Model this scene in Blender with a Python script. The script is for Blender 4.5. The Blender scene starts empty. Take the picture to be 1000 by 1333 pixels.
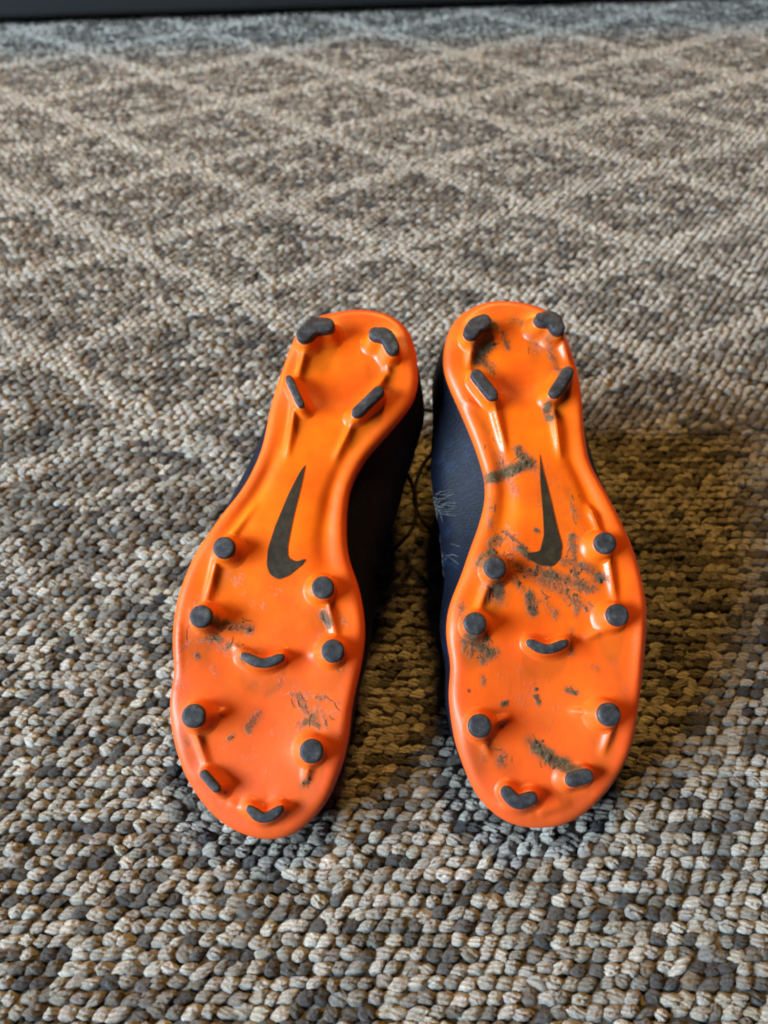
import bpy, bmesh, math, random
import numpy as np
from mathutils import Matrix, Vector
from mathutils.geometry import delaunay_2d_cdt

random.seed(4)
rng = np.random.default_rng(7)
SC = bpy.context.scene
COL = SC.collection
rad = math.radians

# ------------------------------------------------------------------ camera
cam_data = bpy.data.cameras.new('camera')
cam = bpy.data.objects.new('camera', cam_data)
COL.objects.link(cam)
cam_data.sensor_fit = 'HORIZONTAL'
cam_data.sensor_width = 36.0
cam_data.lens = 36.0
cam.location = (0.0, 0.0, 0.40)
cam.rotation_euler = (rad(90 - 50), 0, 0)
cam_data.clip_start = 0.01
cam_data.clip_end = 100
cam_data.dof.use_dof = True
cam_data.dof.focus_distance = 0.37
cam_data.dof.aperture_fstop = 11.0
SC.camera = cam

# ------------------------------------------------------------------ light
world = bpy.data.worlds.new('World')
SC.world = world
world.use_nodes = True
bg = world.node_tree.nodes['Background']
bg.inputs[0].default_value = (0.55, 0.75, 1.0, 1)
bg.inputs[1].default_value = 0.014

def area(name, loc, target, sx, sy, power, color):
    d = bpy.data.lights.new(name, 'AREA')
    d.shape = 'RECTANGLE' if sx > 1 else 'ELLIPSE'
    d.size, d.size_y = sx, sy
    d.energy = power
    d.color = color
    o = bpy.data.objects.new(name, d)
    COL.objects.link(o)
    o.location = loc
    o.rotation_euler = (Vector(target) - Vector(loc)).to_track_quat('-Z', 'Y').to_euler()
    return o

# daylight through a window on the left, a warm room lamp high up behind the couch
area('window_light', (-3.6, -1.05, 1.85), (0, 0.35, 0.0), 2.6, 1.5, 670, (0.68, 0.84, 1.0))
area('room_lamp', (0.35, 2.2, 3.3), (0, 0.3, 0), 0.7, 0.7, 116, (1.0, 0.55, 0.13))
area('warm_tint_light', (-1.55, 1.35, 0.75), (-0.5, 1.0, 0), 0.25, 0.25, 11.0, (1.0, 0.50, 0.10))  # unseen warm light added to tint the far left of the carpet

SC.view_settings.view_transform = 'Standard'
SC.view_settings.look = 'None'
SC.view_settings.exposure = 0.05
SC.view_settings.gamma = 1.0
SC.cycles.filter_width = 2.0
SC.cycles.use_denoising = True

# ------------------------------------------------------------------ helpers
def link(o, parent=None):
    COL.objects.link(o)
    if parent is not None:
        o.parent = parent
    return o

def mesh_from(name, verts, faces, mat=None, smooth=True):
    me = bpy.data.meshes.new(name)
    me.from_pydata([tuple(map(float, v)) for v in verts], [], [tuple(map(int, f)) for f in faces])
    if smooth:
        me.polygons.foreach_set('use_smooth', [True] * len(me.polygons))
    if mat:
        me.materials.append(mat)
    me.update()
    return me

def obj(name, me, parent=None):
    return link(bpy.data.objects.new(name, me), parent)

def recalc(me):
    bm = bmesh.new(); bm.from_mesh(me)
    bmesh.ops.recalc_face_normals(bm, faces=bm.faces)
    bm.to_mesh(me); bm.free()
    return me

def sstep(a, b, x):
    t = np.clip((x - a) / (b - a), 0, 1)
    return t * t * (3 - 2 * t)

def tag(o, label=None, cat=None, kind=None, group=None):
    if label: o['label'] = label
    if cat: o['category'] = cat
    if kind: o['kind'] = kind
    if group: o['group'] = group
    return o

def tube(pts, r, sides=8):
    """round tube along a polyline; r is a number or one radius per point"""
    pts = [Vector(p) for p in pts]
    n = len(pts)
    rr = r if hasattr(r, '__len__') else [r] * n
    V, F = [], []
    up = Vector((0.1, 0.2, 1)).normalized()
    for i, p in enumerate(pts):
        t = (pts[min(i + 1, n - 1)] - pts[max(i - 1, 0)]).normalized()
        a = t.cross(up)
        if a.length < 1e-4: a = t.cross(Vector((1, 0, 0)))
        a.normalize(); b = t.cross(a)
        for k in range(sides):
            th = 2 * math.pi * k / sides
            V.append(p + (a * math.cos(th) + b * math.sin(th)) * rr[i])
    for i in range(n - 1):
        for k in range(sides):
            k2 = (k + 1) % sides
            F.append((i * sides + k, i * sides + k2, (i + 1) * sides + k2, (i + 1) * sides + k))
    F.append(tuple(range(sides))[::-1]); F.append(tuple((n - 1) * sides + k for k in range(sides)))
    return V, F

def catmull(pts, per=8):
    P = [np.array(p, float) for p in pts]
    P = [2 * P[0] - P[1]] + P + [2 * P[-1] - P[-2]]
    out = []
    for i in range(1, len(P) - 2):
        for k in range(per):
            t = k / per
            a, b, c, d = P[i - 1], P[i], P[i + 1], P[i + 2]
            out.append(0.5 * (2 * b + (c - a) * t + (2 * a - 5 * b + 4 * c - d) * t * t + (3 * b - a - 3 * c + d) * t ** 3))
    out.append(P[-2])
    return out

# ------------------------------------------------------------------ materials
class NT:
    def __init__(self, name):
        self.m = bpy.data.materials.new(name)
        self.m.use_nodes = True
        self.t = self.m.node_tree
        self.p = self.t.nodes['Principled BSDF']
    def n(self, typ, **kw):
        nd = self.t.nodes.new(typ)
        for k, v in kw.items():
            if k.startswith('i_'):
                key = k[2:]
                key = int(key) if key.isdigit() else key.replace('_', ' ')
                nd.inputs[key].default_value = v
            else:
                setattr(nd, k, v)
        return nd
    def l(self, a, b): self.t.links.new(a, b)
    def set(self, **kw):
        for k, v in kw.items():
            self.p.inputs[k.replace('_', ' ')].default_value = v
    def noise(self, scale, detail=4, rough=0.6, vec=None, dist=0.0):
        nd = self.n('ShaderNodeTexNoise')
        nd.inputs['Scale'].default_value = scale
        nd.inputs['Detail'].default_value = detail
        nd.inputs['Roughness'].default_value = rough
        nd.inputs['Distortion'].default_value = dist
        if vec is not None: self.l(vec, nd.inputs['Vector'])
        return nd
    def math(self, op, a, b=None, clamp=False):
        nd = self.n('ShaderNodeMath', operation=op); nd.use_clamp = clamp
        for i, v in enumerate((a, b)):
            if v is None: continue
            if isinstance(v, (int, float)): nd.inputs[i].default_value = v
            else: self.l(v, nd.inputs[i])
        return nd.outputs[0]
    def ramp(self, fac, stops):
        nd = self.n('ShaderNodeValToRGB')
        el = nd.color_ramp.elements
        while len(el) < len(stops): el.new(0.5)
        for e, (p, c) in zip(el, stops):
            e.position = p; e.color = (*c, 1) if len(c) == 3 else c
        self.l(fac, nd.inputs[0])
        return nd.outputs[0]
    def mix(self, fac, a, b, blend='MIX'):
        nd = self.n('ShaderNodeMix', data_type='RGBA', blend_type=blend)
        for sock, v in ((nd.inputs[0], fac), (nd.inputs[6], a), (nd.inputs[7], b)):
            if isinstance(v, (int, float)): sock.default_value = v
            elif isinstance(v, tuple): sock.default_value = (*v, 1)
            else: self.l(v, sock)
        return nd.outputs[2]
    def bump(self, h, strength, dist=0.001, normal=None):
        nd = self.n('ShaderNodeBump')
        nd.inputs['Strength'].default_value = strength
        nd.inputs['Distance'].default_value = dist
        self.l(h, nd.inputs['Height'])
        if normal is not None: self.l(normal, nd.inputs['Normal'])
        return nd.outputs[0]

def orange_plastic(name, plate):
    M = NT(name)
    tc = M.n('ShaderNodeTexCoord').outputs['Object']
    n1 = M.noise(24, 4, 0.6, tc)
    base = M.mix(M.math('MULTIPLY', M.math('SUBTRACT', n1.outputs[0], 0.3), 2.4, True), (0.57, 0.070, 0.003), (0.83, 0.152, 0.003))
    rough = 0.30
    if plate:
        at = M.n('ShaderNodeAttribute', attribute_name='marks')
        sep = M.n('ShaderNodeSeparateColor'); M.l(at.outputs['Color'], sep.inputs[0])
        worn, dirt = sep.outputs[0], sep.outputs[1]
        # rubbed, faded plastic of the forefoot
        n2 = M.noise(60, 5, 0.65, tc, 0.4)
        wf = M.math('MULTIPLY', worn, M.math('ADD', 0.55, M.math('MULTIPLY', n2.outputs[0], 0.7)), True)
        base = M.mix(wf, base, (0.60, 0.074, 0.011))
        smudge = M.math('MULTIPLY', M.math('MULTIPLY', sep.outputs[1], M.noise(90, 5, 0.7, tc, 0.8).outputs[0]), 1.7, True)
        base = M.mix(smudge, base, (0.16, 0.055, 0.012))
        # dried mud and crushed grass, streaky
        n3 = M.noise(330, 6, 0.72, tc, 1.2)
        n4 = M.noise(140, 3, 0.6, tc, 0.6)
        nn = M.math('ADD', M.math('MULTIPLY', n3.outputs[0], 0.45), M.math('MULTIPLY', n4.outputs[0], 0.55))
        df = M.math('ADD', dirt, M.math('MULTIPLY', M.math('SUBTRACT', nn, 0.5), 3.0))
        df = M.math('MULTIPLY', M.math('SUBTRACT', df, 0.34), 2.2, True)
        df = M.math('MULTIPLY', df, M.math('MULTIPLY', dirt, 4.0, True))
        df = M.math('MULTIPLY', df, 0.93)
        dcol = M.ramp(n4.outputs[0], [(0.3, (0.016, 0.012, 0.006)), (0.5, (0.050, 0.037, 0.015)), (0.7, (0.13, 0.095, 0.045))])
        base = M.mix(df, base, dcol)
        # scattered specks
        vo = M.n('ShaderNodeTexVoronoi', feature='F1'); vo.inputs['Scale'].default_value = 95
        M.l(tc, vo.inputs['Vector'])
        sepv = M.n('ShaderNodeSeparateColor'); M.l(vo.outputs['Color'], sepv.inputs[0])
        sp = M.math('MULTIPLY', M.math('LESS_THAN', vo.outputs['Distance'], M.math('MULTIPLY', sepv.outputs[1], 0.13)), M.math('GREATER_THAN', sepv.outputs[0], M.math('SUBTRACT', 0.94, M.math('MULTIPLY', sep.outputs[2], 0.3))))
        base = M.mix(M.math('MULTIPLY', sp, 0.75), base, (0.10, 0.03, 0.012))
        # fine scratches
        for ang, sc, lo in ((0.5, 420, 0.69), (-0.7, 380, 0.70)):
            mp = M.n('ShaderNodeMapping'); mp.inputs['Rotation'].default_value = (0, 0, ang); mp.inputs['Scale'].default_value = (1, 0.06, 0.06)
            M.l(tc, mp.inputs['Vector'])
            sn = M.noise(sc, 2, 0.5, mp.outputs[0], 0.3)
            sf = M.math('MULTIPLY', M.math('SUBTRACT', sn.outputs[0], lo), 9.0, True)
            base = M.mix(M.math('MULTIPLY', sf, M.math('ADD', 0.25, M.math('MULTIPLY', sep.outputs[1], 1.2)), True), base, (0.12, 0.035, 0.012))
        r = M.math('ADD', 0.34, M.math('MULTIPLY', M.math('ADD', df, M.math('MULTIPLY', wf, 0.32)), 0.6), True)
        M.l(r, M.p.inputs['Roughness'])
        nb = M.noise(420, 4, 0.6, tc)
        h = M.math('ADD', M.math('MULTIPLY', nb.outputs[0], 0.12), M.math('MULTIPLY', df, M.math('ADD', 0.4, n3.outputs[0])))
        h = M.math('ADD', h, M.math('MULTIPLY', n2.outputs[0], 0.4))
        h = M.math('ADD', h, M.math('MULTIPLY', M.noise(38, 2, 0.5, tc).outputs[0], 2.2))
        M.l(M.bump(h, 0.45, 0.0008), M.p.inputs['Normal'])
    else:
        M.set(Roughness=0.3)
        M.l(M.bump(M.noise(300, 3, 0.6, tc).outputs[0], 0.12, 0.0006), M.p.inputs['Normal'])
    M.l(base, M.p.inputs['Base Color'])
    M.set(Coat_Weight=0.07, Coat_Roughness=0.2)
    M.p.inputs['Specular IOR Level'].default_value = 0.33
    return M.m

def black_rubber():
    M = NT('black stud plastic')
    tc = M.n('ShaderNodeTexCoord').outputs['Object']
    n = M.noise(260, 5, 0.65, tc)
    c = M.ramp(n.outputs[0], [(0.35, (0.010, 0.011, 0.013)), (0.55, (0.026, 0.028, 0.032)), (0.74, (0.075, 0.075, 0.074))])
    M.l(c, M.p.inputs['Base Color']); M.set(Roughness=0.6); M.p.inputs['Specular IOR Level'].default_value = 0.3
    M.l(M.bump(n.outputs[0], 0.35, 0.0006), M.p.inputs['Normal'])
    return M.m

def logo_mat():
    M = NT('dark printed emblem')
    tc = M.n('ShaderNodeTexCoord').outputs['Object']
    n = M.noise(240, 5, 0.7, tc)
    c = M.ramp(n.outputs[0], [(0.42, (0.011, 0.008, 0.003)), (0.66, (0.028, 0.019, 0.007)), (0.8, (0.12, 0.060, 0.015))])
    M.l(c, M.p.inputs['Base Color']); M.set(Roughness=0.6); M.p.inputs['Specular IOR Level'].default_value = 0.3
    return M.m

def upper_mat():
    M = NT('dark navy textured upper')
    tc = M.n('ShaderNodeTexCoord').outputs['Object']
    n = M.noise(55, 6, 0.75, tc, 0.6)
    c = M.ramp(n.outputs[0], [(0.32, (0.0015, 0.0025, 0.005)), (0.55, (0.002, 0.0045, 0.012)), (0.78, (0.007, 0.018, 0.046))])
    st = M.noise(900, 3, 0.6, tc)
    M.l(c, M.p.inputs['Base Color'])
    M.set(Roughness=0.55)
    M.p.inputs['Specular IOR Level'].default_value = 0.16
    wv = M.n('ShaderNodeTexWave', wave_type='BANDS', bands_direction='Y')
    wv.inputs['Scale'].default_value = 120; wv.inputs['Distortion'].default_value = 9.0; wv.inputs['Detail Scale'].default_value = 3.0
    M.l(tc, wv.inputs['Vector'])
    h = M.math('ADD', M.math('MULTIPLY', wv.outputs['Color'], 0.22), st.outputs[0])
    M.l(M.bump(h, 0.5, 0.0006), M.p.inputs['Normal'])
    return M.m

def plain(name, col, rough=0.7, bscale=300, bstr=0.3, var=0.4):
    M = NT(name)
    tc = M.n('ShaderNodeTexCoord').outputs['Object']
    n = M.noise(bscale, 4, 0.6, tc)
    M.l(M.mix(n.outputs[0], tuple(c * (1 - var) for c in col), tuple(min(1, c * (1 + var)) for c in col)), M.p.inputs['Base Color'])
    M.set(Roughness=rough)
    M.l(M.bump(n.outputs[0], bstr, 0.001), M.p.inputs['Normal'])
    return M.m

MAT = dict(
    plate=orange_plastic('orange sole plastic', True), stud=orange_plastic('orange stud plastic', False),
    tip=black_rubber(), logo=logo_mat(), upper=upper_mat(),
    knit=plain('black knitted collar', (0.006, 0.008, 0.012), 0.85, 900, 0.6),
    lace=plain('black lace', (0.008, 0.009, 0.012), 0.8, 1200, 0.5),
    thread=plain('pale stitching', (0.36, 0.37, 0.38), 0.7, 700, 0.3),
    grass=plain('dried grass', (0.085, 0.070, 0.030), 0.8, 500, 0.3, 0.7),
    mud=plain('dried mud', (0.050, 0.038, 0.018), 0.9, 600, 0.6, 0.6),
    scuff=plain('pale grass fibres', (0.10, 0.115, 0.125), 0.8, 500, 0.3, 0.4),
    couch=plain('dark couch fabric', (0.0035, 0.0035, 0.004), 0.9, 500, 0.5),
    leg=plain('dark couch foot', (0.012, 0.010, 0.009), 0.5, 60, 0.1),
)

# ------------------------------------------------------------------ carpet
def carpet_materials():
    M = NT('looped carpet yarn')
    at = M.n('ShaderNodeAttribute', attribute_name='yarn')
    tc = M.n('ShaderNodeTexCoord').outputs['Object']
    n = M.noise(900, 4, 0.7, tc, 0.8)
    pl = M.n('ShaderNodeAttribute', attribute_name='ply')
    sp = M.n('ShaderNodeSeparateColor'); M.l(pl.outputs['Color'], sp.inputs[0])
    ph = M.math('ADD', M.math('MULTIPLY', sp.outputs[0], 13.0), M.math('MULTIPLY', sp.outputs[1], 17.0))
    ph = M.math('ADD', ph, M.math('ADD', M.math('MULTIPLY', sp.outputs[2], 30.0), M.math('MULTIPLY', n.outputs[0], 5.0)))
    strand = M.math('ADD', M.math('MULTIPLY', M.math('SINE', ph), 0.5), 0.5)
    fib = M.mix(n.outputs[0], (0.38, 0.38, 0.38), (1.62, 1.60, 1.56))
    yc = M.mix(1.0, at.outputs['Color'], fib, 'MULTIPLY')
    M.l(M.mix(1.0, yc, M.mix(strand, (0.74, 0.74, 0.74), (1.14, 1.14, 1.14)), 'MULTIPLY'), M.p.inputs['Base Color'])
    M.set(Roughness=0.92)
    M.p.inputs['Sheen Weight'].default_value = 0.15
    hh = M.math('ADD', M.math('MULTIPLY', M.noise(1100, 5, 0.75, tc, 1.6).outputs[0], 1.0), M.math('MULTIPLY', strand, 0.55))
    M.l(M.bump(hh, 1.0, 0.0020), M.p.inputs['Normal'])
    B = NT('carpet backing and far loops')
    tc = B.n('ShaderNodeTexCoord').outputs['Object']
    vo = B.n('ShaderNodeTexVoronoi'); vo.inputs['Scale'].default_value = 130
    B.l(tc, vo.inputs['Vector'])
    sp = B.n('ShaderNodeSeparateColor'); B.l(vo.outputs['Color'], sp.inputs[0])
    c = B.ramp(sp.outputs[0], [(0.0, (0.02, 0.018, 0.016)), (0.4, (0.05, 0.045, 0.036)), (0.7, (0.10, 0.088, 0.070)), (1.0, (0.17, 0.15, 0.12))])
    B.l(c, B.p.inputs['Base Color']); B.set(Roughness=0.95)
    B.l(B.bump(vo.outputs['Distance'], 0.8, 0.006), B.p.inputs['Normal'])
    return M.m, B.m

YARN, BACKING = carpet_materials()
LA = np.array((0.1111, -0.0824)); LB = np.array((0.1433, 0.0798)); LO = np.array((-0.6137, 0.7528))

def build_carpet():
    # backing sheet, a little way below the tops of the loops
    g = mesh_from('carpet', [(-3, -1.2, 0), (3, -1.2, 0), (3, 2.6, 0), (-3, 2.6, 0), (-3, -1.2, -0.008), (3, -1.2, -0.008), (3, 2.6, -0.008), (-3, 2.6, -0.008)],
                  [(0, 1, 2, 3), (7, 6, 5, 4), (0, 4, 5, 1), (1, 5, 6, 2), (2, 6, 7, 3), (3, 7, 4, 0)], BACKING, False)
    carpet = tag(obj('carpet', g), 'beige and charcoal flecked loop carpet with a pale diamond lattice', 'carpet', 'structure')
    carpet.location.z = -0.0022
    px, py = 0.0077, 0.0057
    X, Y = [], []
    rows = int(1.62 / py)
    for r in range(rows):
        y = -0.10 + r * py
        half = 0.38 + 0.46 * max(y, 0)
        n = int(half / px)
        xs = (np.arange(-n, n + 1) + (0.5 if r % 2 else 0.0)) * px
        X.append(xs); Y.append(np.full(len(xs), y))
    X = np.concatenate(X); Y = np.concatenate(Y)
    N = len(X)
    rowid = np.round((Y + 0.10) / py).astype(int)
    X = X + rng.normal(0, 0.0006, N); Y = Y + rng.normal(0, 0.00042, N)
    # lattice mask: pale strands along both diamond directions
    Minv = np.linalg.inv(np.stack([LA, LB], 1))
    ab = (np.stack([X, Y], 1) - LO) @ Minv.T
    fa = np.abs(ab[:, 0] - np.round(ab[:, 0])); fb = np.abs(ab[:, 1] - np.round(ab[:, 1]))
    wob = rng.normal(0, 0.004, N)
    pale = np.maximum(1 - sstep(0.073, 0.095, fa + wob), 1 - sstep(0.066, 0.088, fb + wob))
    ca = np.maximum(np.abs(fa - 0.5), np.abs(fb - 0.5))
    centre = 1 - sstep(0.09, 0.16, ca + wob)          # small pale patch inside each diamond
    vis = 0.42 + 0.58 * sstep(0.22, 0.40, Y)                     # the lattice is fainter towards the camera
    light = np.clip(np.maximum(pale, centre * 0.55) * vis, 0, 1)
    # yarn colours
    cols = np.array([(0.51, 0.475, 0.41), (0.41, 0.375, 0.315), (0.27, 0.242, 0.198), (0.155, 0.134, 0.105), (0.064, 0.058, 0.050), (0.030, 0.028, 0.027), (0.17, 0.118, 0.07), (0.20, 0.205, 0.195)])
    w_dark = np.array([0.05, 0.17, 0.34, 0.23, 0.12, 0.04, 0.04, 0.01])
    w_near = np.array([0.27, 0.25, 0.15, 0.11, 0.12, 0.06, 0.02, 0.02])
    w_pale = np.array([0.78, 0.20, 0.02, 0.004, 0.002, 0.001, 0.001, 0.002])
    nearw = (1 - sstep(0.16, 0.36, Y))[:, None]
    W = (w_dark[None] * (1 - nearw) + w_near[None] * nearw) * (1 - light[:, None]) + w_pale[None] * light[:, None]
    cum = np.cumsum(W / W.sum(1, keepdims=True), 1)
    u = rng.random(N)
    # neighbouring loops of a strand tend to share a yarn
    for k in range(1, N):
        if rng.random() < 0.22 and rowid[k] == rowid[k - 1]:
            u[k] = u[k - 1]
    idx = (u[:, None] > cum).sum(1).clip(0, 7)
    C = cols[idx] * rng.normal(1.0, 0.13, (N, 1)).clip(0.6, 1.4) * rng.normal(1, 0.014, (N, 3))
    a = 0.0045 * rng.normal(1, 0.13, N).clip(0.6, 1.5)
    b = 0.0030 * rng.normal(1, 0.11, N).clip(0.6, 1.5)
    hgt = 0.0040 * rng.normal(1, 0.13, N).clip(0.6, 1.5) * (0.95 + 0.05 * light)
    hgt = np.where(idx >= 4, hgt * 0.86, hgt)
    ang = 0.22 + rng.normal(0, 0.20, N)
    lean = rng.normal(0, 0.0009, (N, 2))
    def batch(sel, rings, segs):
        m = len(sel)
        th = np.linspace(0.12, 1.0, rings) * (math.pi / 2)        # 0 = top
        ph = np.arange(segs) / segs * 2 * math.pi
        prof_r = np.sin(th) ** 0.80; prof_z = np.cos(th) ** 0.85
        lump = 1 + 0.10 * np.cos(2 * ph)[None] * np.ones((rings, 1))
        ux = (prof_r[:, None] * np.cos(ph)[None] * lump).ravel(); uy = (prof_r[:, None] * np.sin(ph)[None]).ravel()
        uz = np.repeat(prof_z, segs)
        # a crease between the two plies of each loop
        twist = uy + 0.45 * ux
        crease = 0.32 * np.exp(-(twist / 0.16) ** 2)
        uz = uz * (1 - crease)
        ux = ux * (1 - 0.4 * crease); uy = uy * (1 - 0.4 * crease)
        ux = np.append(ux, 0); uy = np.append(uy, 0); uz = np.append(uz, 0.74)
        nv = rings * segs + 1
        jit = 1 + rng.normal(0, 0.13, (m, nv))
        lx = a[sel, None] * ux[None] * jit; ly = b[sel, None] * uy[None] * jit; lz = hgt[sel, None] * uz[None] * (1 + rng.normal(0, 0.10, (m, nv)))
        ca_, sa_ = np.cos(ang[sel])[:, None], np.sin(ang[sel])[:, None]
        V = np.stack([X[sel, None] + lx * ca_ - ly * sa_ + lean[sel, :1] * uz, Y[sel, None] + lx * sa_ + ly * ca_ + lean[sel, 1:] * uz, lz - 0.0], 2).reshape(-1, 3)
        tri = []
        for r in range(rings - 1):
            for s in range(segs):
                s2 = (s + 1) % segs
                p, q, t, v = r * segs + s, r * segs + s2, (r + 1) * segs + s2, (r + 1) * segs + s
                tri += [(p, v, t), (p, t, q)]
        for s in range(segs):
            tri.append((rings * segs, s, (s + 1) % segs))
        F = (np.array(tri)[None] + (np.arange(m) * nv)[:, None, None]).reshape(-1, 3)
        PL = np.stack([np.broadcast_to(ux * 0.5 + 0.5, (m, nv)), np.broadcast_to(uy * 0.5 + 0.5, (m, nv)), np.repeat(rng.random((m, 1)), nv, 1)], 2).reshape(-1, 3)
        return V, F, np.repeat(C[sel], nv, 0), PL
    isn = (Y < 0.42) & (Y > 0.0) & (np.abs(X) < 0.18 + 0.34 * np.maximum(Y, 0))
    near = np.where(isn)[0]; far = np.where(~isn)[0]
    V1, F1, C1, P1 = batch(near, 6, 13); V2, F2, C2, P2 = batch(far, 3, 7)
    V = np.concatenate([V1, V2]); F = np.concatenate([F1, F2 + len(V1)]); CC = np.concatenate([C1, C2])
    me = bpy.data.meshes.new('yarn_loops')
    me.vertices.add(len(V)); me.vertices.foreach_set('co', V.astype(np.float32).ravel())
    me.loops.add(len(F) * 3); me.loops.foreach_set('vertex_index', F.astype(np.int32).ravel())
    me.polygons.add(len(F))
    me.polygons.foreach_set('loop_start', np.arange(0, len(F) * 3, 3, dtype=np.int32))
    me.polygons.foreach_set('loop_total', np.full(len(F), 3, dtype=np.int32))
    me.polygons.foreach_set('use_smooth', np.ones(len(F), dtype=bool))
    me.update(calc_edges=True)
    ca = me.color_attributes.new('yarn', 'FLOAT_COLOR', 'POINT')
    ca.data.foreach_set('color', np.concatenate([np.clip(CC, 0.01, 0.75), np.ones((len(CC), 1))], 1).astype(np.float32).ravel())
    ca = me.color_attributes.new('ply', 'FLOAT_COLOR', 'POINT')
    PP = np.concatenate([P1, P2])
    ca.data.foreach_set('color', np.concatenate([PP, np.ones((len(PP), 1))], 1).astype(np.float32).ravel())
    me.materials.append(YARN)
    lo = obj('yarn_loops', me, carpet)
    lo.location.z = 0.0
    tag(lo, kind='stuff')
    print('carpet triangles', len(F))
    return len(F)

build_carpet()

# ------------------------------------------------------------------ couch at the far edge
def rounded_box(sx, sy, sz, r, seg=3):
    bm = bmesh.new()
    bmesh.ops.create_cube(bm, size=1.0)
    bmesh.ops.scale(bm, vec=(sx, sy, sz), verts=bm.verts)
    bmesh.ops.bevel(bm, geom=bm.edges[:], offset=r, segments=seg, affect='EDGES', profile=0.5)
    me = bpy.data.meshes.new('box'); bm.to_mesh(me); bm.free()
    me.polygons.foreach_set('use_smooth', [True] * len(me.polygons))
    return me

def build_couch():
    root = link(bpy.data.objects.new('couch', None))
    root.location = (0.0, 1.275, 0.004)
    root.rotation_euler.z = rad(5.6)
    tag(root, 'very dark couch base running along the far edge of the carpet', 'couch')
    def part(name, size, loc, r, mat, parent=root):
        me = rounded_box(*size, r); me.materials.append(MAT[mat])
        o = obj(name, me, parent); o.location = loc
        return o
    part('base', (2.2, 0.80, 0.20), (0, 0.42, 0.006 + 0.10), 0.012, 'couch')
    for x in (-0.55, 0.55):
        part('seat_cushion', (1.08, 0.66, 0.20), (x, 0.35, 0.31), 0.035, 'couch')
    part('backrest', (2.2, 0.18, 0.40), (0, 0.75, 0.42), 0.04, 'couch')
    for x in (-0.95, 0.95):
        for y in (0.14, 0.72):
            part('foot', (0.07, 0.07, 0.026), (x, y, 0.011), 0.004, 'leg')

build_couch()

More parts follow.
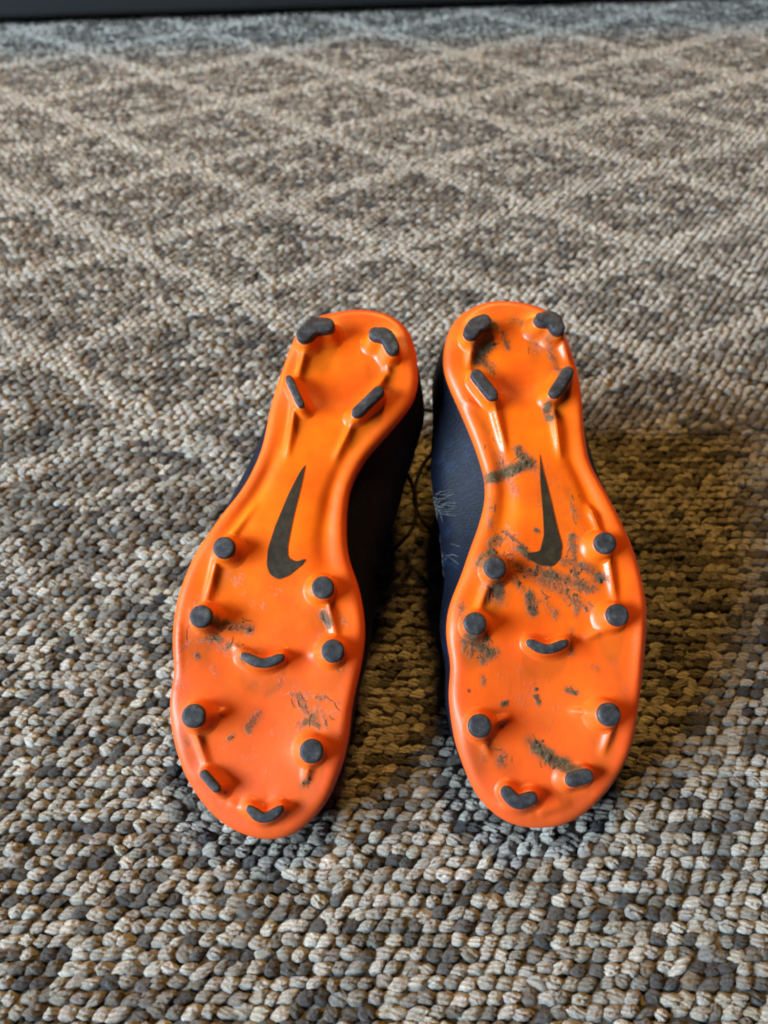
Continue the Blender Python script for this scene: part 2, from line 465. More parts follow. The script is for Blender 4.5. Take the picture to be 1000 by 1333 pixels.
# ------------------------------------------------------------------ football boots
# outlines, stud positions, ridges and dirt marks in millimetres in the plane of each sole:
# x across the boot, y from heel to toe
LEFT = dict(
    origin=[-0.01382, 0.36554, 0.1428],
    yaw=-0.17148,
    ax=[-0.15506, -0.89535, -0.41751],
    L=282.16,
    outline=[(16.3, 3.27), (3.81, -1.15), (-9.24, -2.21), (-20.64, 0.4), (-29.63, 7.73), (-35.45, 20.71), (-38.96, 38.95), (-37.98, 49.72), (-33.5, 59.54), (-25.17, 73.9), (-16.81, 88.05), (-12.04, 104.29), (-12.33, 119.6), (-15.06, 135.65), (-19.98, 148.01), (-21.68, 148.56), (-27.53, 162.13), (-31.73, 175.7), (-32.82, 189.5), (-32.23, 203.3), (-31.57, 216.87), (-32.63, 229.92), (-31.47, 243.1), (-27.47, 258.94), (-20.23, 271.19), (-12.15, 278.64), (-2.35, 282.23), (9.74, 282.08), (22.5, 277.9), (33.77, 269.81), (43.67, 258.67), (50.85, 245.57), (55.79, 233.17), (58.05, 222.74), (58.23, 211.82), (62.1, 200.15), (64.45, 186.48), (64.91, 172.24), (61.34, 152.18), (52.8, 131.26), (44.31, 114.59), (40.33, 101.4), (38.28, 88.57), (38.47, 72.65), (38.19, 57.54), (36.15, 40.46), (34.13, 25.91), (30.1, 12.26), (23.6, 6.86)],
    logo=[(13.02, 96.04), (13.1, 107.7), (14.01, 126.04), (14.17, 140.98), (12.91, 146.75), (8.62, 148.27), (3.57, 145.85), (4.85, 149.14), (10.78, 155.88), (15.83, 158.68), (20.62, 156.62), (23.02, 152.56), (24, 144.16), (22.62, 131.98), (18.87, 113.3), (15.14, 100.28)],
    round=[(44.31, 148.39), (48.25, 184.1), (-8.39, 160.6), (-18.65, 190.55), (41.61, 230.98), (-16.71, 238.04)],
    blade=[([(25.42, 26.67), (21.08, 20.42), (14.51, 19.39)], 4.58, 12.5), ([(-12.56, 20.25), (-18.43, 20.25), (-22.81, 26.93)], 4.01, 12.5), ([(29.14, 52.72), (20.49, 65.64)], 2.29, 10.5), ([(-9.97, 65.71), (-19.31, 52.29)], 3.24, 10.5), ([(23.51, 199.12), (18.84, 201.38), (14.26, 201.41), (9.96, 199.99), (6.68, 197.23)], 2.48, 7), ([(32.29, 256.69), (25.29, 261.8)], 2.29, 7), ([(7.43, 268.55), (4.02, 271.05), (0.3, 271.48), (-2.95, 269.62), (-5.61, 266.5)], 2.48, 7)],
    ridge=[(-18.96, 23.45, -21.93, 37.01, 3.44, 2.6), (-21.93, 37.01, -11.06, 61.56, 3.44, 2.2), (-9.37, 64.08, -1.34, 92.73, 3.05, 2.2), (24.63, 27.93, 26.68, 51.56, 3.44, 2.2), (24.6, 60.37, 23.53, 94.89, 3.05, 2.2), (45.28, 143.55, 34.09, 118.86, 3.44, 2), (48.31, 150.17, 49.73, 180.37, 3.44, 2.2), (-10.07, 163.1, -20.09, 186.84, 3.44, 2), (41.06, 231.96, 27.79, 226.22, 2.67, 2.4), (42.48, 235.83, 30.23, 257.13, 3.05, 1.5), (-16.36, 240.97, -15.29, 253.5, 3.05, 2), (-21.25, 193.53, -5.66, 192.93, 3.44, 1.3), (25.24, 197.78, 32.96, 194.41, 2.67, 1.5), (7.76, 195.8, 3.73, 192.5, 2.67, 1.2), (63.44, 184.48, 56.64, 214.05, 5.34, 1.2), (21.2, 267.92, 1.45, 274.09, 4.58, 1.2), (1.45, 274.09, -13.22, 264.24, 4.58, 1.2)],
    dirt=[(42.85, 185.8, 26.36, 185.55, 3.44, 0.75), (43.7, 190.98, 40.09, 193.12, 3.05, 0.6), (13.17, 225.75, 16.68, 232.88, 3.05, 0.55), (22.95, 237.49, 24.49, 239.18, 1.91, 0.6), (-3.66, 213.88, -16.3, 226.61, 3.44, 0.5), (-13.92, 213.39, -24.03, 214.39, 2.29, 0.5), (-8.19, 227.88, -13.07, 223.47, 3.82, 0.5), (48.99, 202.57, 47.61, 203.5, 1.53, 0.8), (30.34, 198.5, 24.52, 202.16, 2.29, 0.5), (-9.75, 172.86, -13.62, 176.94, 2.67, 0.85), (-19.32, 171.36, -21.44, 176.88, 2.29, 0.4), (45.96, 241.82, 44.75, 243.8, 2.29, 0.4), (29.22, 194.49, 26.49, 196.37, 2.29, 0.6), (4.84, 209.62, 9.38, 215.93, 1.91, 0.35), (-17.07, 251.54, -14.97, 254.33, 1.91, 0.7), (17.93, 211.68, 19.43, 213.78, 1.53, 0.3), (10.58, 34.63, -6.91, 36.56, 7.63, 0.12), (20.99, 252.22, -1.82, 234.32, 15.27, 0.12), (57.43, 191.2, 54.5, 221.15, 5.34, 0.22), (47.09, 193.45, 20.9, 197.02, 4.58, 0.38), (-0.77, 208.74, -26.94, 226.76, 6.11, 0.34), (41.04, 156.94, 21.62, 173.85, 5.34, 0.18), (42.76, 204.26, 28.39, 217.05, 4.58, 0.2), (20.06, 161.7, -2.1, 174.06, 5.34, 0.15), (55.09, 175.16, 55.74, 198.66, 3.05, 0.3), (-9.88, 184.51, -25.7, 197.3, 3.82, 0.3)],
)
RIGHT = dict(
    origin=[0.06976, 0.3726, 0.1435],
    yaw=0.022952,
    ax=[0.0208, -0.90611, -0.42253],
    L=280.45,
    outline=[(7.33, -1.92), (-7.57, -1.12), (-17.89, 2.04), (-27.12, 7.6), (-32.6, 20.74), (-35.73, 35.05), (-38.22, 50.95), (-38.14, 66.5), (-37.63, 81.75), (-39.05, 98.5), (-44.85, 111.58), (-51.45, 127.83), (-56.75, 143.32), (-59.87, 159.28), (-61.09, 173.68), (-60.16, 185.83), (-57.56, 198.9), (-55.01, 211.75), (-51.73, 224.36), (-48.9, 236.77), (-44.61, 248.93), (-37.05, 260.83), (-27.13, 271.43), (-16.58, 278.11), (-6.45, 280.8), (4.91, 280.57), (14.65, 278.14), (24.18, 271.4), (31.44, 261.86), (35.74, 250.83), (39.36, 240), (41.08, 227.59), (41.68, 214.98), (39.59, 202.22), (41.13, 193.01), (41.32, 183.72), (39.5, 173.17), (34.2, 160.94), (31.55, 155.36), (27.42, 144.45), (21.92, 131.74), (17.69, 117.53), (17.6, 104.69), (20.59, 91.14), (24.89, 77.33), (30.47, 61.9), (35.02, 49.43), (37.49, 36.81), (35.16, 22.2), (28.95, 9.34), (18.05, 1.29)],
    logo=[(-11.68, 92.97), (-12.73, 101.65), (-15.64, 119.16), (-17.76, 133.39), (-19.77, 143.29), (-18.42, 150.16), (-14.14, 154.11), (-7.45, 153.37), (-2.39, 149.83), (-1.15, 146.97), (-8, 145.89), (-10.63, 137.36), (-10.9, 126.18), (-10.72, 108.89)],
    round=[(-39.58, 144.37), (17.12, 155.83), (-42.16, 180.95), (28.58, 183.64), (-33.37, 228.46), (28.91, 232.46)],
    blade=[([(22.74, 25.54), (20.02, 21.44), (15.73, 19.67)], 4.5, 12.5), ([(-16.19, 18.94), (-22.09, 18.59), (-24.58, 24.22)], 4.2, 12.5), ([(20.88, 50.51), (13.27, 61.81)], 3.63, 10.5), ([(-20.43, 61.18), (-28.37, 49.74)], 3.44, 10.5), ([(0.97, 193.25), (-2.63, 195.95), (-6.74, 196.78), (-11.37, 195.76), (-15.33, 193.59)], 2.48, 7), ([(16.4, 263.37), (13.73, 266.82), (10.2, 267.91), (5.38, 265.98)], 3.44, 7), ([(-14.77, 258.21), (-21.45, 256.63)], 3.63, 7)],
    ridge=[(20.97, 24.12, 24.03, 42.75, 3.44, 2.4), (23.3, 45.07, 14.46, 61.22, 3.44, 2.2), (12.36, 61.26, 5.96, 93.28, 3.05, 2.4), (-26.55, 20.37, -32.1, 41.6, 3.44, 2.4), (-28.19, 53.02, -20.81, 66.46, 3.44, 2), (-20.64, 68.7, -22.58, 96.48, 3.05, 2.4), (28.28, 60.93, 18.89, 65.63, 2.29, 1), (-35.79, 123.13, -41.08, 139.8, 3.44, 2.2), (-42.49, 145.95, -44.69, 175.88, 3.44, 2.2), (17.93, 158.78, 26.82, 178.28, 3.44, 2), (-34.5, 229.17, -16.7, 225.89, 2.67, 2.4), (25.14, 232.64, 11.36, 228.21, 2.67, 2.4), (-37.22, 232.13, -30.82, 248.1, 3.05, 1.6), (28.98, 234.36, 22.96, 246.98, 3.05, 1.4), (-42.76, 183.61, -26.5, 191.73, 3.44, 2), (-0.24, 191.95, 4.23, 189.56, 2.67, 1.3), (-17.19, 192.3, -22.01, 190.1, 2.67, 1.3), (-58.75, 172.25, -51.53, 217.8, 5.34, 1.2), (20.64, 270.36, 2.65, 274.15, 4.58, 1.2), (2.65, 274.15, -16.05, 268.72, 4.58, 1.2)],
    dirt=[(14.76, 105.7, -6.23, 97.96, 3.82, 1), (-0.59, 90.02, -3.45, 96.6, 3.05, 0.8), (9.68, 16.69, 14.69, 29.39, 4.58, 1), (8.52, 19.1, 18.56, 37.74, 3.05, 0.9), (3.35, 19.21, 0.93, 28.74, 1.91, 0.7), (-11.4, 24.27, -15.18, 31.42, 3.05, 0.45), (-19.13, 24.43, -24.04, 38.63, 2.67, 0.5), (-17.7, 65.97, -18.86, 72.73, 2.67, 0.8), (-22.6, 57.02, -24.84, 60.7, 3.44, 0.55), (17.09, 146.53, 14.43, 168.61, 4.58, 0.85), (10.38, 134.38, -0.95, 144.87, 1.53, 0.7), (1.75, 143.59, -2.66, 148.97, 2.29, 1), (-6.14, 155.9, -33, 165.64, 4.2, 0.7), (-25.38, 139.24, -25.64, 159.51, 3.05, 0.65), (-1.26, 168.93, -2.66, 176.82, 3.44, 0.95), (7.91, 158.81, -4.9, 172.95, 2.67, 0.6), (-26.93, 167.49, -24.74, 179.23, 2.29, 0.55), (-37.49, 159.75, -38.92, 161.38, 3.05, 0.85), (31.17, 189.66, 20, 197.53, 4.2, 0.85), (24.82, 201.22, 22.56, 187.92, 2.67, 0.7), (0.21, 243.23, -12.07, 253.06, 3.44, 1), (-12.21, 251.3, -18.12, 256, 3.82, 1), (19.17, 248.17, 17.47, 250.68, 3.05, 0.6), (-16.97, 216.31, -20.65, 217.86, 1.91, 0.8), (15.76, 222.63, 13.82, 221.94, 1.53, 0.9), (-1.04, 215.61, -1.39, 215.98, 1.15, 0.8), (-30.16, 205.38, -33.08, 206.94, 1.91, 0.4), (25.23, 208.73, 24.67, 212.47, 1.53, 0.5), (-6.47, 134.73, -7.21, 135.57, 1.53, 0.9), (18.04, 229.17, 30.54, 252.17, 7.63, 0.2), (-9.81, 105.35, -23.37, 139.2, 11.45, 0.25), (8.63, 138.53, 18.01, 162.59, 9.16, 0.35), (13.22, 78.73, 10.11, 96.32, 4.58, 0.3), (-21.36, 186.91, -20.39, 198.37, 2.29, 0.45), (23.38, 152.47, 12.63, 138.45, 3.82, 0.6), (7.53, 152.8, -11.52, 163.2, 4.58, 0.6), (-13.49, 163.24, -30.15, 175.43, 4.2, 0.6), (-20.38, 151.36, -33.83, 156.47, 3.44, 0.65), (19.05, 30.71, 11.16, 42.54, 3.44, 0.7), (-2.71, 12.16, -11.9, 17.14, 3.05, 0.45), (-24.95, 43.29, -28.08, 57.13, 3.05, 0.6), (34.31, 174.09, 30.78, 197.31, 3.44, 0.5), (3.74, 240.3, -3.95, 247.59, 3.05, 0.7), (-7, 171.02, -14.21, 179.01, 3.44, 0.45), (10.11, 96.32, 2.19, 113.63, 3.05, 0.5), (15.44, 117.58, 16.39, 134.25, 3.44, 0.35), (-24.64, 114.19, -30.13, 135.22, 3.05, 0.35), (10.87, 205.28, -8.18, 231.53, 9.92, 0.22), (-1.58, 218.58, -2.45, 222.28, 1.53, 0.8), (-41.17, 202.59, -44.26, 217.62, 3.44, 0.25), (22.32, 238.11, 15.72, 252.48, 3.82, 0.4)],
)


def resample(P, n):
    P = np.asarray(P, float); Q = np.vstack([P, P[:1]])
    d = np.r_[0, np.cumsum(np.hypot(*np.diff(Q, axis=0).T))]
    s = np.linspace(0, d[-1], n, endpoint=False)
    return np.stack([np.interp(s, d, Q[:, 0]), np.interp(s, d, Q[:, 1])], 1)

def smooth_closed(P, it, k=0.5):
    """smooth a closed outline without shrinking it"""
    for _ in range(it):
        for s in (k, -k * 1.02):
            P = P + s * ((np.roll(P, 1, 0) + np.roll(P, -1, 0)) / 2 - P)
    return P

def seg_dist(U, V, x0, y0, x1, y1):
    dx, dy = x1 - x0, y1 - y0
    L2 = dx * dx + dy * dy + 1e-9
    t = np.clip(((U - x0) * dx + (V - y0) * dy) / L2, 0, 1)
    return np.hypot(U - x0 - t * dx, V - y0 - t * dy), t

def inside_dist(U, V, P):
    """distance (mm) to the outline, positive inside"""
    A = P; B = np.roll(P, -1, 0)
    D = np.full(len(U), 1e9); wn = np.zeros(len(U), int)
    for (x0, y0), (x1, y1) in zip(A, B):
        d, _ = seg_dist(U, V, x0, y0, x1, y1)
        D = np.minimum(D, d)
        c = ((y0 <= V) & (y1 > V)) | ((y1 <= V) & (y0 > V))
        xi = x0 + (V - y0) * (x1 - x0) / (y1 - y0 + 1e-12)
        wn += (c & (U < xi)).astype(int)
    return np.where(wn % 2 == 1, D, -D)

class Boot:
    def __init__(self, S, medial):
        self.S = S; self.medial = medial; self.L = S['L']
        self.out = smooth_closed(resample(S['outline'], 220), 24)
        c = self.out.mean(0); r = np.linalg.norm(self.out - c, axis=1)[:, None]
        self.out = c + (self.out - c) * (1 + 0.7 / r)
        N = Vector((0, -math.sin(rad(25)), math.cos(rad(25))))
        ax = Vector(S['ax']).normalized(); u = ax.cross(N).normalized()
        hp = Vector(S['origin'])
        self.W = Matrix((( u.x, ax.x, N.x, hp.x), (u.y, ax.y, N.y, hp.y), (u.z, ax.z, N.z, hp.z), (0, 0, 0, 1)))
        # bounds of the sole at each station
        self.vs = np.linspace(0, self.L, 140)
        P = self.out; B = np.roll(P, -1, 0)
        lo, hi = [], []
        vmin, vmax = P[:, 1].min() + 0.3, P[:, 1].max() - 0.3
        for v in self.vs:
            v = min(max(v, vmin), vmax)
            xs = [a[0] + (v - a[1]) * (b[0] - a[0]) / (b[1] - a[1]) for a, b in zip(P, B) if (a[1] - v) * (b[1] - v) < 0]
            lo.append(min(xs)); hi.append(max(xs))
        self.lo, self.hi = np.array(lo), np.array(hi)

    # --- relief of the sole plate, mm above its plane
    def relief(self, U, V):
        L = self.L; S = self.S
        lo = np.interp(V, self.vs, self.lo); hi = np.interp(V, self.vs, self.hi)
        s = np.clip((2 * U - lo - hi) / np.maximum(hi - lo, 1), -1, 1)
        h = np.zeros_like(U)
        h -= 9.0 * sstep(0.80, 1.03, V / L) ** 1.5                     # toe spring
        h -= 2.0 * (1 - sstep(0.0, 0.10, V / L))
        waist = np.exp(-((V / L - 0.42) / 0.13) ** 2)
        fore = np.exp(-((V / L - 0.74) / 0.20) ** 4)
        heel = np.exp(-((V / L - 0.13) / 0.085) ** 4)
        h += -2.1 * fore * (1 - s ** 2) ** 1.5 + 0.9 * waist * np.exp(-(s / 0.55) ** 4)
        h -= 2.3 * waist * (np.exp(-((np.abs(s) - 0.66) / 0.13) ** 2))  # grooves beside the central bridge
        h -= 1.8 * heel * np.exp(-(s / 0.52) ** 4)
        for x, y in S['round']:
            d = np.hypot(U - x, V - y); h += 2.4 * np.exp(-(d / 8.2) ** 2)
        for pl, r, H in S['blade']:
            d = np.full_like(U, 1e9)
            for (x0, y0), (x1, y1) in zip(pl[:-1], pl[1:]):
                d = np.minimum(d, seg_dist(U, V, x0, y0, x1, y1)[0])
            h += (0.17 * H) * np.exp(-(d / (r + 3.4)) ** 2)
        for x0, y0, x1, y1, r, hh in S['ridge']:
            d, t = seg_dist(U, V, x0, y0, x1, y1)
            h += 1.5 * hh * np.exp(-(d / (r * 0.62)) ** 2) * (1 - 0.95 * t ** 3) * (0.5 + 0.5 * sstep(0, 0.2, t))
        # gentle moulding waves
        h += 0.35 * np.sin(U / 9.0 + 1.3) * np.sin(V / 13.0) * fore
        return h

    def height(self, U, V, D=None):
        U = np.asarray(U, float); V = np.asarray(V, float)
        if D is None: D = inside_dist(U, V, self.out)
        R = 5.0
        k = np.clip((R - D) / R, 0, 1)
        rim = R * (1 - np.sqrt(np.clip(1 - k * k, 0, 1)))
        damp = sstep(0, 5, D)
        base = self.relief(U, V)
        flat = -9.0 * sstep(0.80, 1.03, V / self.L) ** 1.5 - 2.0 * (1 - sstep(0.0, 0.10, V / self.L))
        return flat + (base - flat) * damp - rim

    def marks(self, U, V):
        m = np.zeros_like(U)
        for x0, y0, x1, y1, r, s in self.S['dirt']:
            d, _ = seg_dist(U, V, x0, y0, x1, y1)
            m = np.maximum(m, s * np.exp(-(d / (r * 1.05)) ** 2))
        D = inside_dist(U, V, self.out)
        worn = np.clip(sstep(0.50, 0.95, V / self.L) * 0.75 + 0.5 * (1 - sstep(2, 12, D)), 0, 1)
        return worn, m

    def build(self, label, speck):
        L = self.L
        # a base point on the carpet under the middle of the boot
        root = link(bpy.data.objects.new('football_boot', None))
        base = self.W @ Vector((0, 0.6 * L / 1000, 0)); base.z = 0
        root.location = base
        yaw = math.atan2(self.S['ax'][0], -self.S['ax'][1])
        root.rotation_euler.z = yaw
        tag(root, label, 'football boot', group='pair of football boots')
        Rm = Matrix.Translation(base) @ Matrix.Rotation(yaw, 4, 'Z')
        self.T = Rm.inverted() @ self.W
        self.root = root
        self.plate(speck); self.studs(); self.logo(); self.upper(); self.grass()
        return root

    def tr(self, pts_mm):
        return [self.T @ Vector((p[0] / 1000, p[1] / 1000, p[2] / 1000)) for p in pts_mm]

    def make(self, name, pts_mm, faces, mat, parent=None, smooth=True, fix=True):
        me = mesh_from(name, self.tr(pts_mm), faces, MAT[mat], smooth)
        if fix: recalc(me)
        return obj(name, me, parent or self.root)

    def plate(self, speck):
        out = self.out
        nrm = np.roll(out, -1, 0) - np.roll(out, 1, 0)
        nrm = np.stack([-nrm[:, 1], nrm[:, 0]], 1); nrm /= np.linalg.norm(nrm, axis=1)[:, None]
        test = inside_dist((out + nrm)[:, 0], (out + nrm)[:, 1], out)
        if np.median(test) < 0: nrm = -nrm
        rings = [out + nrm * d for d in (0.0, 0.35, 0.9, 1.8, 3.0)]
        x0, y0 = out.min(0); x1, y1 = out.max(0)
        st = 1.25
        gx, gy = np.meshgrid(np.arange(x0, x1, st), np.arange(y0, y1, st * 0.87))
        gx = gx + (np.arange(gx.shape[0]) % 2 * st / 2)[:, None]
        gx, gy = gx.ravel(), gy.ravel()
        keep = inside_dist(gx, gy, out) > 4.0
        pts = np.vstack([rings[0]] + rings[1:] + [np.stack([gx[keep], gy[keep]], 1)])
        n = len(out)
        edges = [(i, (i + 1) % n) for i in range(n)]
        res = delaunay_2d_cdt([Vector(p) for p in pts], edges, [], 1, 1e-5)
        P = np.array([tuple(v) for v in res[0]]); F = [tuple(f) for f in res[2]]
        D = inside_dist(P[:, 0], P[:, 1], out)
        Z = self.height(P[:, 0], P[:, 1], np.maximum(D, 0))
        verts = [(x, y, z) for (x, y), z in zip(P, Z)]
        # side wall down to the joint with the upper
        bi = [int(np.argmin(((P - o) ** 2).sum(1))) for o in out]
        prev = bi
        for off, dz in ((0.05, -1.2), (0.5, -3.0), (1.6, -4.8), (3.5, -5.6)):
            ring = []
            for i in range(n):
                q = out[i] + nrm[i] * off
                ring.append(len(verts)); verts.append((q[0], q[1], Z[bi[i]] + dz))
            for i in range(n):
                j = (i + 1) % n
                F.append((prev[i], prev[j], ring[j], ring[i]))
            prev = ring
        o = self.make('sole_plate', verts, F, 'plate')
        VV = np.array(verts)
        worn, dirt = self.marks(VV[:, 0], VV[:, 1])
        ca = o.data.color_attributes.new('marks', 'FLOAT_COLOR', 'POINT')
        ca.data.foreach_set('color', np.stack([worn, dirt, np.full(len(VV), speck), np.ones(len(VV))], 1).astype(np.float32).ravel())

    def stud_outline(self, pl, r, n=10):
        """ring round a polyline (or a point) at distance r"""
        if len(pl) == 1:
            return [(pl[0][0] + r * math.cos(2 * math.pi * k / 28), pl[0][1] + r * math.sin(2 * math.pi * k / 28)) for k in range(28)]
        C = np.array(catmull(pl, 6)) if len(pl) > 2 else np.array([np.array(pl[0]) + (np.array(pl[1]) - np.array(pl[0])) * t for t in np.linspace(0, 1, 8)])
        c = C.mean(0); X = C - c
        t = (C[-1] - C[0]) / np.linalg.norm(C[-1] - C[0]); q = np.array((-t[1], t[0]))
        half = abs(X @ t).max() + r
        ring = []
        for k in range(44):
            th = 2 * math.pi * k / 44
            d = t * math.cos(th) * half + q * math.sin(th) * r * 1.2
            d /= np.linalg.norm(d)
            s = np.arange(0, half + r, 0.12)
            pp = c + d[None] * s[:, None]
            D = np.sqrt(((pp[:, None] - C[None]) ** 2).sum(2)).min(1)
            ok = np.where(D <= r)[0]
            ring.append(tuple(c + d * (s[ok[-1]] if len(ok) else 0.1)))
        R = np.array(ring)
        R = R + 0.5 * ((np.roll(R, 1, 0) + np.roll(R, -1, 0)) / 2 - R)
        return [tuple(p) for p in R]

    def loft(self, rings, top=True):
        V, F = [], []
        m = len(rings[0])
        for R in rings: V += R
        for i in range(len(rings) - 1):
            for k in range(m):
                k2 = (k + 1) % m
                F.append((i * m + k, i * m + k2, (i + 1) * m + k2, (i + 1) * m + k))
        if top:
            c = np.mean(np.array(rings[-1]), 0); V.append(tuple(c))
            for k in range(m):
                F.append(((len(rings) - 1) * m + k, (len(rings) - 1) * m + (k + 1) % m, len(V) - 1))
        return V, F

    def studs(self):
        items = [([p], 5.7, 10.5, 'stud') for p in self.S['round']] + [(pl, r, H, 'blade_stud') for pl, r, H in self.S['blade']]
        for pl, r, H, name in items:
            c = np.mean(np.array(pl), 0)
            w0 = float(self.height(np.array([c[0]]), np.array([c[1]]))[0])
            z0 = w0 - 2.6
            toe = -9.0 * float(sstep(0.80, 1.03, c[1] / self.L)) ** 1.5
            Ht = H + toe * 0.8
            cap = 4.6 if H > 12 else 3.2 if H > 8 else 2.2
            zb = Ht - cap
            # studs lean: a base wider and shifted towards the middle line of the plate
            mid = np.interp(c[1], self.vs, (self.lo + self.hi) / 2)
            sh = 1.6 * np.sign(mid - c[0])
            def ring(dr, z, f):
                return [(x + sh * f, y, z) for x, y in self.stud_outline(pl, r + dr)]
            rings = []
            for dr, g, f in ((4.3, -0.04, 1.0), (3.2, 0.03, 0.9), (2.2, 0.15, 0.7), (1.45, 0.36, 0.45), (1.0, 0.64, 0.2), (0.4, 0.92, 0.05), (0.12, 1.0, 0), (-0.8, 1.01, 0)):
                R = np.array([(x + sh * f, y) for x, y in self.stud_outline(pl, r + dr)])
                hh = self.height(R[:, 0], R[:, 1])
                rings.append([(x, y, h_ * (1 - g) + zb * g) for (x, y), h_ in zip(R, hh)])
            V, F = self.loft(rings)
            st = self.make(name, V, F, 'plate')
            VV = np.array(V)
            worn, dirt = self.marks(VV[:, 0], VV[:, 1])
            ca = st.data.color_attributes.new('marks', 'FLOAT_COLOR', 'POINT')
            ca.data.foreach_set('color', np.stack([worn, dirt, np.zeros(len(VV)), np.ones(len(VV))], 1).astype(np.float32).ravel())
            V, F = self.loft([ring(-0.3, zb - 0.4, 0), ring(-0.02, zb, 0), ring(-0.1, Ht - 0.9, 0), ring(-0.35, Ht - 0.3, 0), ring(-0.95, Ht, 0), ring(-min(2.2, r * 0.7), Ht + 0.05, 0)])
            self.make('stud_tip', V, F, 'tip', st)

    def logo(self):
        P = smooth_closed(resample(self.S['logo'], 110), 3, 0.5)
        x0, y0 = P.min(0); x1, y1 = P.max(0)
        gx, gy = np.meshgrid(np.arange(x0, x1, 1.2), np.arange(y0, y1, 1.2)); gx, gy = gx.ravel(), gy.ravel()
        k = inside_dist(gx, gy, P) > 0.6
        pts = np.vstack([P, np.stack([gx[k], gy[k]], 1)])
        n = len(P)
        res = delaunay_2d_cdt([Vector(p) for p in pts], [(i, (i + 1) % n) for i in range(n)], [], 1, 1e-5)
        Q = np.array([tuple(v) for v in res[0]]); F = [tuple(f) for f in res[2]]
        Z = self.height(Q[:, 0], Q[:, 1])
        m = len(Q)
        verts = [(x, y, z + 0.35) for (x, y), z in zip(Q, Z)] + [(x, y, z - 0.4) for (x, y), z in zip(Q, Z)]
        bi = [int(np.argmin(((Q - o) ** 2).sum(1))) for o in P]
        F = F + [(bi[i], bi[(i + 1) % n], m + bi[(i + 1) % n], m + bi[i]) for i in range(n)]
        self.make('emblem', verts, F, 'logo', smooth=False)

    # --- upper: sections across the boot hanging below the sole
    def foot_bounds(self, v):
        t = v / self.L
        lo = np.interp(v, self.vs, self.lo); hi = np.interp(v, self.vs, self.hi)
        med = 24.0 * math.exp(-((t - 0.37) / 0.16) ** 2) + 2.5
        lat = 11.0 * math.exp(-((t - 0.36) / 0.14) ** 2) + 1.5
        end = min(1.0, (1 - t) / 0.10, t / 0.05 + 0.3)
        med, lat = med * end - 1.5 * (1 - end), lat * end - 1.5 * (1 - end)
        if self.medial > 0: return lo - lat, hi + med, lo, hi
        return lo - med, hi + lat, lo, hi

    def depth(self, v):
        t = v / self.L
        return float(np.interp(t, [0, .03, .1, .2, .35, .5, .65, .8, .9, .95, .98, 1.0], [50, 74, 90, 96, 94, 80, 62, 48, 40, 34, 27, 17]))

    def section(self, v, n=30):
        fl, fr, lo, hi = self.foot_bounds(v)
        H = self.depth(v); toe = -9.0 * float(sstep(0.80, 1.03, v / self.L)) ** 1.5
        d0 = 7.5 - toe
        pts = []
        for k in range(n + 1):
            th = math.pi * k / n
            c, s = math.cos(th), math.sin(th)
            d = d0 + (max(H, d0 + 4) - d0) * (s ** 0.85 if s > 0 else 0)
            b = float(sstep(0, 1, (d - d0) / 20.0))
            l = lo + 2.0 + (fl - lo - 2.0) * b; r = hi - 2.0 + (fr - hi + 2.0) * b
            x = (l + r) / 2 + (r - l) / 2 * math.copysign(abs(c) ** 0.62, c)
            pts.append((x, v, -d))
        return pts

    def side_point(self, v, d, sgn, out=0.5):
        """a point on the upper's flank, d mm below the sole plane"""
        P = self.section(v, 120)
        P = [p for p in P if (p[0] - (P[0][0] + P[-1][0]) / 2) * sgn > 0]
        q = min(P, key=lambda p: abs(-p[2] - d))
        return (q[0] + sgn * out, v, q[2])

    def upper(self):
        L = self.L
        ts = np.r_[0.004, 0.012, 0.025, 0.045, np.linspace(0.07, 0.93, 40), 0.95, 0.97, 0.985, 0.995]
        S = [self.section(t * L) for t in ts]
        m = len(S[0]); V = []; F = []
        for s in S: V += s
        for i in range(len(S) - 1):
            for k in range(m - 1):
                F.append((i * m + k, i * m + k + 1, (i + 1) * m + k + 1, (i + 1) * m + k))
        for i in (0, len(S) - 1):
            c = np.mean(np.array(S[i]), 0); V.append(tuple(c))
            for k in range(m - 1): F.append((i * m + k, i * m + k + 1, len(V) - 1))
        self.make('upper', V, F, 'upper')
        # knitted ankle collar standing on the carpet
        s25, c25 = math.sin(rad(25)), math.cos(rad(25))
        hz = self.S['origin'][2] * 1000
        def ground(y): return -((hz - y * s25) / c25) + 5.5
        cx = float(np.interp(0.17 * L, self.vs, (self.lo + self.hi) / 2))
        rings = []
        m = 36
        prof = [(0.0, 33, 50), (0.25, 32, 48), (0.5, 30, 43), (0.75, 30, 43), (0.92, 32, 46), (1.0, 33, 47), (1.0, 30.5, 44.5), (0.8, 27.5, 40), (0.4, 27, 39)]
        for f, a, b in prof:
            R = []
            for k in range(m):
                th = 2 * math.pi * k / m
                x, y = cx + a * math.cos(th), 0.205 * L + b * math.sin(th)
                top = -62.0; g = ground(y)
                R.append((x + 0.6 * math.sin(5 * th), y, top + (g - top) * f))
            rings.append(R)
        V, F = self.loft(rings, top=True)
        self.make('ankle_collar', V, F, 'knit')
        # laces over the instep, one thin loop hanging out on the inner side
        V, F = [], []
        def add(pts, r):
            v, f = tube(pts, r); k = len(V)
            V.extend([tuple(p) for p in v]); F.extend([tuple(i + k for i in q) for q in f])
        for t in (0.42, 0.49, 0.56, 0.63):
            P = self.section(t * L, 24)[7:18]
            add([(x, y + 3 * math.sin(i * 0.6), z - 1.2) for i, (x, y, z) in enumerate(P)], 1.5)
        sg = self.medial
        a = self.side_point(0.30 * L, 60, sg, 0.5)
        dx = 14.0
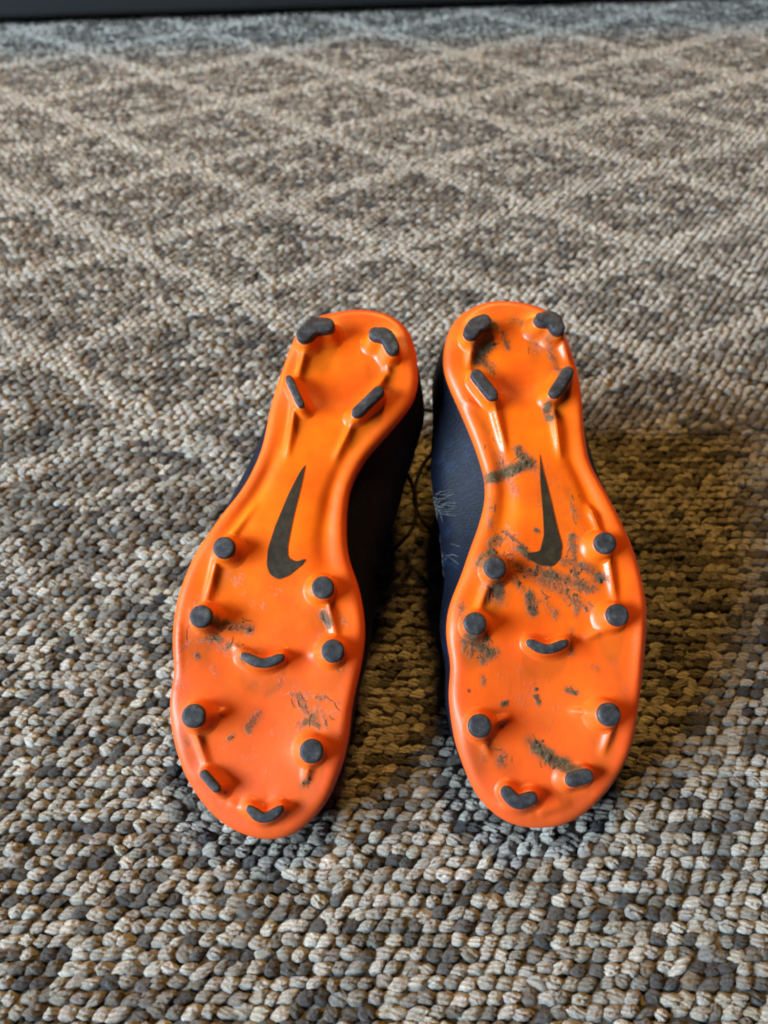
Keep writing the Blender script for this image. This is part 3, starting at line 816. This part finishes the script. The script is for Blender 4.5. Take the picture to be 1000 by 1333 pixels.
        loop = catmull([(a[0], a[1] - 16, a[2] - 6), (a[0] + sg * dx * .45, a[1] - 9, a[2] - 10), (a[0] + sg * dx * 0.8, a[1] + 4, a[2] - 13), (a[0] + sg * dx * .8, a[1] + 18, a[2] - 12), (a[0] + sg * 4, a[1] + 32, a[2] - 8), (a[0] - sg * 3, a[1] + 42, a[2])], 6)
        add([tuple(p) for p in loop], 1.15)
        if sg < 0:
            inv = (self.W).inverted()
            st = [inv @ Vector(p) * 1000 for p in ((0.004, 0.345, 0.058), (0.018, 0.366, 0.062), (0.028, 0.372, 0.060), (0.040, 0.371, 0.055), (0.052, 0.362, 0.050))]
            add([tuple(p) for p in catmull([tuple(q) for q in st], 5)], 1.2)
        self.make('lace', V, F, 'lace')
        # pale seam lines on the inner flank
        V, F = [], []
        for (t0, d0, t1, d1) in ((0.20, 50, 0.30, 66), (0.32, 68, 0.43, 60), (0.24, 40, 0.27, 44)):
            pts = [self.side_point((t0 + (t1 - t0) * q) * L, d0 + (d1 - d0) * q + 4 * math.sin(q * math.pi), sg, 0.3) for q in np.linspace(0, 1, 9)]
            add(pts, 0.7)
        self.make('seam_stitching', V, F, 'thread')

    def grass(self):
        """bits of dried grass stuck in the mud, and pale fibres rubbed into the flank"""
        r2 = random.Random(11 + int(self.L * 10))
        V, F = [], []
        def blade(x, y, ang, ln, w, lift):
            pts = []
            for q in np.linspace(-0.5, 0.5, 5):
                a = ang + q * 0.5
                px, py = x + math.cos(a) * ln * q, y + math.sin(a) * ln * q
                pts.append((px, py))
            PX = np.array([p[0] for p in pts]); PY = np.array([p[1] for p in pts])
            D = inside_dist(PX, PY, self.out)
            if D.min() < 3: return
            Z = self.height(PX, PY, D)
            k = len(V)
            v, f = tube([(a, b, c + lift) for a, b, c in zip(PX, PY, Z)], [w * 0.5, w, w, w * 0.9, w * 0.35], 4)
            V.extend([tuple(p) for p in v]); F.extend([tuple(i + k for i in q) for q in f])
        for x0, y0, x1, y1, r, s in self.S['dirt']:
            if s < 0.3: continue
            ln = math.hypot(x1 - x0, y1 - y0)
            base = math.atan2(y1 - y0, x1 - x0)
            for _ in range(int((ln * r * 0.09 + 0.9) * s)):
                t = r2.random()
                blade(x0 + (x1 - x0) * t + r2.gauss(0, r * .6), y0 + (y1 - y0) * t + r2.gauss(0, r * .6), base + r2.gauss(0, 0.6), r2.uniform(2.5, 7), r2.uniform(0.10, 0.26), 0.12)
        o = self.make('grass_clippings', V, F, 'grass'); tag(o, kind='stuff')
        # crumbs of mud packed where the dirt is thickest
        V, F = [], []
        for x0, y0, x1, y1, r, s in self.S['dirt']:
            if s < 0.55: continue
            ln = math.hypot(x1 - x0, y1 - y0)
            for _ in range(int((ln * r * 0.16 + 2) * s)):
                t = r2.random()
                x = x0 + (x1 - x0) * t + r2.gauss(0, r * .5); y = y0 + (y1 - y0) * t + r2.gauss(0, r * .5)
                D = inside_dist(np.array([x]), np.array([y]), self.out)
                if D[0] < 3: continue
                z = float(self.height(np.array([x]), np.array([y]), D)[0])
                q = min(1.5, 0.25 + r2.expovariate(2.8)); k = len(V)
                n = 7
                for ring, (rr, zz) in enumerate(((1.0, -0.15), (0.8, 0.3), (0.4, 0.5))):
                    for i in range(n):
                        a = 2 * math.pi * i / n
                        j = r2.uniform(0.6, 1.35) * q * rr
                        V.append((x + math.cos(a) * j, y + math.sin(a) * j, z + zz * q * r2.uniform(0.6, 1.1)))
                V.append((x, y, z + 0.5 * q))
                for ring in range(2):
                    for i in range(n):
                        i2 = (i + 1) % n
                        F.append((k + ring * n + i, k + ring * n + i2, k + (ring + 1) * n + i2, k + (ring + 1) * n + i))
                for i in range(n): F.append((k + 2 * n + i, k + 2 * n + (i + 1) % n, k + 3 * n))
        o = self.make('mud_crumbs', V, F, 'mud'); tag(o, kind='stuff')
        if self.medial > 0:
            V, F = [], []
            L = self.L
            for _ in range(70):
                t = r2.choice((0.39, 0.40, 0.42, 0.50)) + r2.gauss(0, 0.014); d = 20 + abs(r2.gauss(0, 9))
                t2 = t + r2.gauss(0, 0.014); d2 = d + r2.gauss(0, 6)
                p, q = self.side_point(t * L, max(14, d), 1, 0.25), self.side_point(t2 * L, max(14, d2), 1, 0.25)
                m_ = self.side_point((t + t2) / 2 * L, max(14, (d + d2) / 2), 1, 0.4)
                v, f = tube([p, m_, q], [0.07, 0.14, 0.05], 4); k = len(V)
                V.extend([tuple(a) for a in v]); F.extend([tuple(i + k for i in g) for g in f])
            o = self.make('grass_fibres', V, F, 'scuff'); tag(o, kind='stuff')

Boot(LEFT, -1).build('cleaner orange-soled football boot, upside down on the carpet with a few faint scuffs', 0.0)
Boot(RIGHT, 1).build('muddier orange-soled football boot, upside down with grass and dirt caked around its emblem', 0.45)
